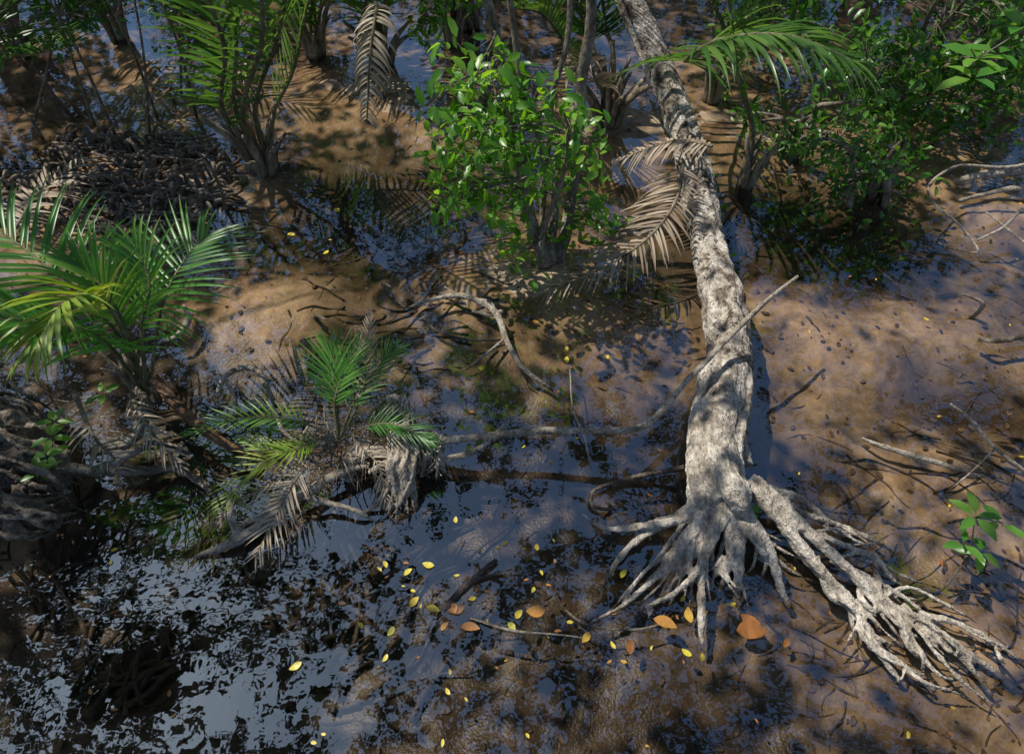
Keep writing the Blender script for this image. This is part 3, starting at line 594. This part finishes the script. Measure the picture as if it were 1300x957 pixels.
# ---------------------------------------------------------------- canopy trees, out of view, leaves shaped to set sun patches
lit=[(430,115,150,45,0),(570,115,60,30,0),(210,90,80,18,0),(600,350,85,50,0),(350,375,90,30,0),(700,440,80,50,0),(800,420,70,40,0),(1080,430,120,80,0),(1200,400,80,40,0),(905,250,45,70,.3),(925,400,50,120,.2),(905,560,50,90,.25),
 (930,680,120,70,.1),(1060,760,90,60,.05),(1190,820,120,80,0),(650,200,120,110,.9),(640,110,100,70,1.3),(700,280,90,60,.35),(980,60,130,50,1.2),(110,380,180,120,.8),(430,490,100,90,.35),(500,600,100,50,.12),(340,650,90,40,.1),(1220,250,90,40,0),(1240,70,60,50,1.9),(850,790,80,40,0),(620,480,50,30,0),(50,590,90,60,.2),(1240,660,50,40,.3),(790,330,80,60,.25),(850,90,50,100,.5),(1130,80,150,70,.7),(1020,190,90,50,.25),(310,90,70,80,.9),(290,20,80,60,1.2),(1000,540,60,50,0),(1150,600,70,40,0),(700,740,60,35,0),(300,480,60,40,.05),(1040,320,60,40,0),(150,220,70,40,.1),(240,240,50,35,.1),(80,90,50,25,.0),(345,190,40,30,.3),(220,590,60,40,.12),(470,95,30,60,.6)]
LZ=[]
for x,y,rx,ry,z in lit:
    c=W(x,y,z); e=W(x+rx,y,z); f1=W(x,y-ry,z); f2=W(x,y+ry,z)
    c2_=c-SUN*(c.z/SUN.z)
    LZ.append((c2_.x,c2_.y,abs(e.x-c.x),abs(f1.y-f2.y)/2))
LZ=np.array(LZ)
skyz=[(230,770,45,35),(450,640,70,70),(580,650,80,80),(600,500,90,60),(740,590,90,70),(250,430,70,50),(700,700,70,50),(330,800,40,30),(1040,400,60,100),(790,490,70,70),(450,290,110,50),(600,810,80,40),(1000,600,70,60),(550,560,60,60),(480,470,60,40),(1010,300,60,40),(1180,500,80,50),(820,680,60,50)]
SZ=[]
for x,y,rx,ry in skyz:
    c=W(x,y); SZ.append((c.x,c.y,W(x+rx,y).x-c.x,abs(W(x,y-ry).y-W(x,y+ry).y)/2))
SZ=np.array(SZ)
def inz(g,Z): return ((((g[:,None,0]-Z[None,:,0])/Z[None,:,2])**2+((g[:,None,1]-Z[None,:,1])/Z[None,:,3])**2)<1).any(1)
def nz(g,s,o): return np.array([noise.fractal(Vector((a*s,b*s,o)),0.8,2.0,3) for a,b in g[:,:2]])
GL=np.array([-1.67,0.93])
def keep(P):
    s=np.array(SUN); g=P-s*(P[:,2:3]/s[2])
    lo=inz(g,LZ)&(nz(g,3.0,2)>-.16)
    lo|=(nz(g,2.6,7)>.5)
    m_=P[:,:2]*(H/(H+P[:,2:3]))
    so=inz(m_,SZ)&(nz(m_,5,4)>.0)
    k=~((lo&(rng.random(len(P))<.97))|(so&(rng.random(len(P))<.95)))
    gl=((g[:,:2]-GL)**2).sum(1)<.3**2
    return k|gl
trees=[(-6.8,3.5),(-7.5,8),(-3.5,11),(1,11.5),(5,10.5),(8.2,6.5),(6,1.5),(-5.5,-1),(3.5,-3),(-1,-4),(-6,14),(1.5,16),(7,15)]
TM=[MB() for _ in trees]; 
TT=[]
for (x,y),mbt in zip(trees,TM):
    h=R(6.5,8); top=Vector((x+R(-.5,.5),y+R(-.4,.4),h))
    tube(mbt,[Vector((x,y,-.3)),Vector((x+R(-.2,.2),y,h*.4)),top],[.17,.13,.07],n=20,seg=12,amp=.2); TT.append(top)
CL=[[] for _ in trees]
for gx in np.arange(-10,10.1,.8):
    for gy in np.arange(-5,18.1,.8):
        c=Vector((gx+R(-.4,.4),gy+R(-.4,.4),R(5.2,8.6)))
        core=-10<c.x<3.4 and 0<c.y<11.5
        nn=noise.noise(Vector((c.x*.42,c.y*.42,5.5)))
        if nn<(-.5 if core else .1): continue
        k=min(range(len(trees)),key=lambda i:(Vector((TT[i].x,TT[i].y))-Vector((c.x,c.y))).length)
        CL[k].append((c,R(.6,.9),int(R(130,170)) if core else 80))
gc=Vector((GL[0],GL[1],0))+SUN*(6.6/SUN.z)
CL[0].append((gc,.36,500)); CL[0].append((gc+Vector((0,0,.5)),.36,500))  # dense unseen leaf clumps added to block the sun's glint off the water
for k,cs in enumerate(CL):
    mbt=TM[k]; t=TT[k]; b=Vector((trees[k][0],trees[k][1],3.2))
    for c,r,n in cs:
        s=b.lerp(t,R(.1,.9)); tube(mbt,[s,s.lerp(c,.5)+Vector((0,0,.3)),c],[.03,.018,.007],n=8,seg=5)
    if cs: cluster(mbt,cs,.165,.6,1,(0,1),simple=True,nj=.5,keep=keep)
    mbt.build('mangrove_tree',[M_cstem,M_can])
# distant trees
mb=MB(); tube(mb,[Vector((0,0,-.5)),Vector((.2,.1,3)),Vector((0,0,7))],[.2,.15,.06],n=16,seg=8,amp=.2)
cs=[]
for _ in range(36):
    a=R(0,6.28); r=R(.3,2.4); c=Vector((math.cos(a)*r,math.sin(a)*r,R(1.2,8.)-r*.3)); tube(mb,[Vector((0,0,max(1,c.z-1.2))),c],[.05,.015],n=4,seg=5); cs.append((c,.9,65))
cluster(mb,cs,.26,.5,1,simple=True,nj=.8)
proto=mb.build('tree_0',[M_cstem,M_can])
par=bpy.data.objects.new('background_trees',None); scene.collection.objects.link(par)
proto.parent=par; proto.location=(0,19,0); i=0
for rad,cnt in ((13.5,16),(20,18),(27,22),(36,28)):
    for j in range(cnt):
        a=6.28*j/cnt+R(-.1,.1); i+=1
        if rad<14 and math.sin(a)<.3: continue  # nearest ring added ahead only, to block sky mirrored in far water
        o=bpy.data.objects.new('tree_%d'%i,proto.data); scene.collection.objects.link(o); o.parent=par
        rr=rad+R(-1.5,1.5); s=R(.8,1.25); o.location=(rr*math.cos(a),4+rr*math.sin(a),R(-.2,.2)); o.rotation_euler=(0,0,R(0,6.28)); o.scale=(s,s,s*R(.85,1.15))

# ---------------------------------------------------------------- light, camera
w=bpy.data.worlds.new('World'); scene.world=w; w.use_nodes=True; nt=w.node_tree
bg=nt.nodes['Background']; sky=nt.nodes.new('ShaderNodeTexSky'); sky.sky_type='NISHITA'; sky.sun_disc=False
sky.ozone_density=3.0
el=math.asin(SUN.z); sky.sun_elevation=el; sky.sun_rotation=math.atan2(SUN.x,SUN.y)
nt.links.new(sky.outputs[0],bg.inputs[0]); bg.inputs[1].default_value=.15
l=bpy.data.lights.new('sun','SUN'); l.energy=5; l.angle=math.radians(.5); l.color=(1,.95,.86)
lo=bpy.data.objects.new('sun',l); scene.collection.objects.link(lo); lo.rotation_euler=(-SUN).to_track_quat('-Z','Y').to_euler(); lo.location=(0,0,12)
cam=bpy.data.cameras.new('camera'); co=bpy.data.objects.new('camera',cam); scene.collection.objects.link(co)
co.location=(0,0,H); co.rotation_euler=(math.radians(90)-PITCH,0,0); cam.lens=24; cam.sensor_width=36; cam.clip_end=1000; cam.clip_start=.05
scene.camera=co
scene.view_settings.view_transform='Standard'; scene.view_settings.look='None'; scene.view_settings.exposure=0
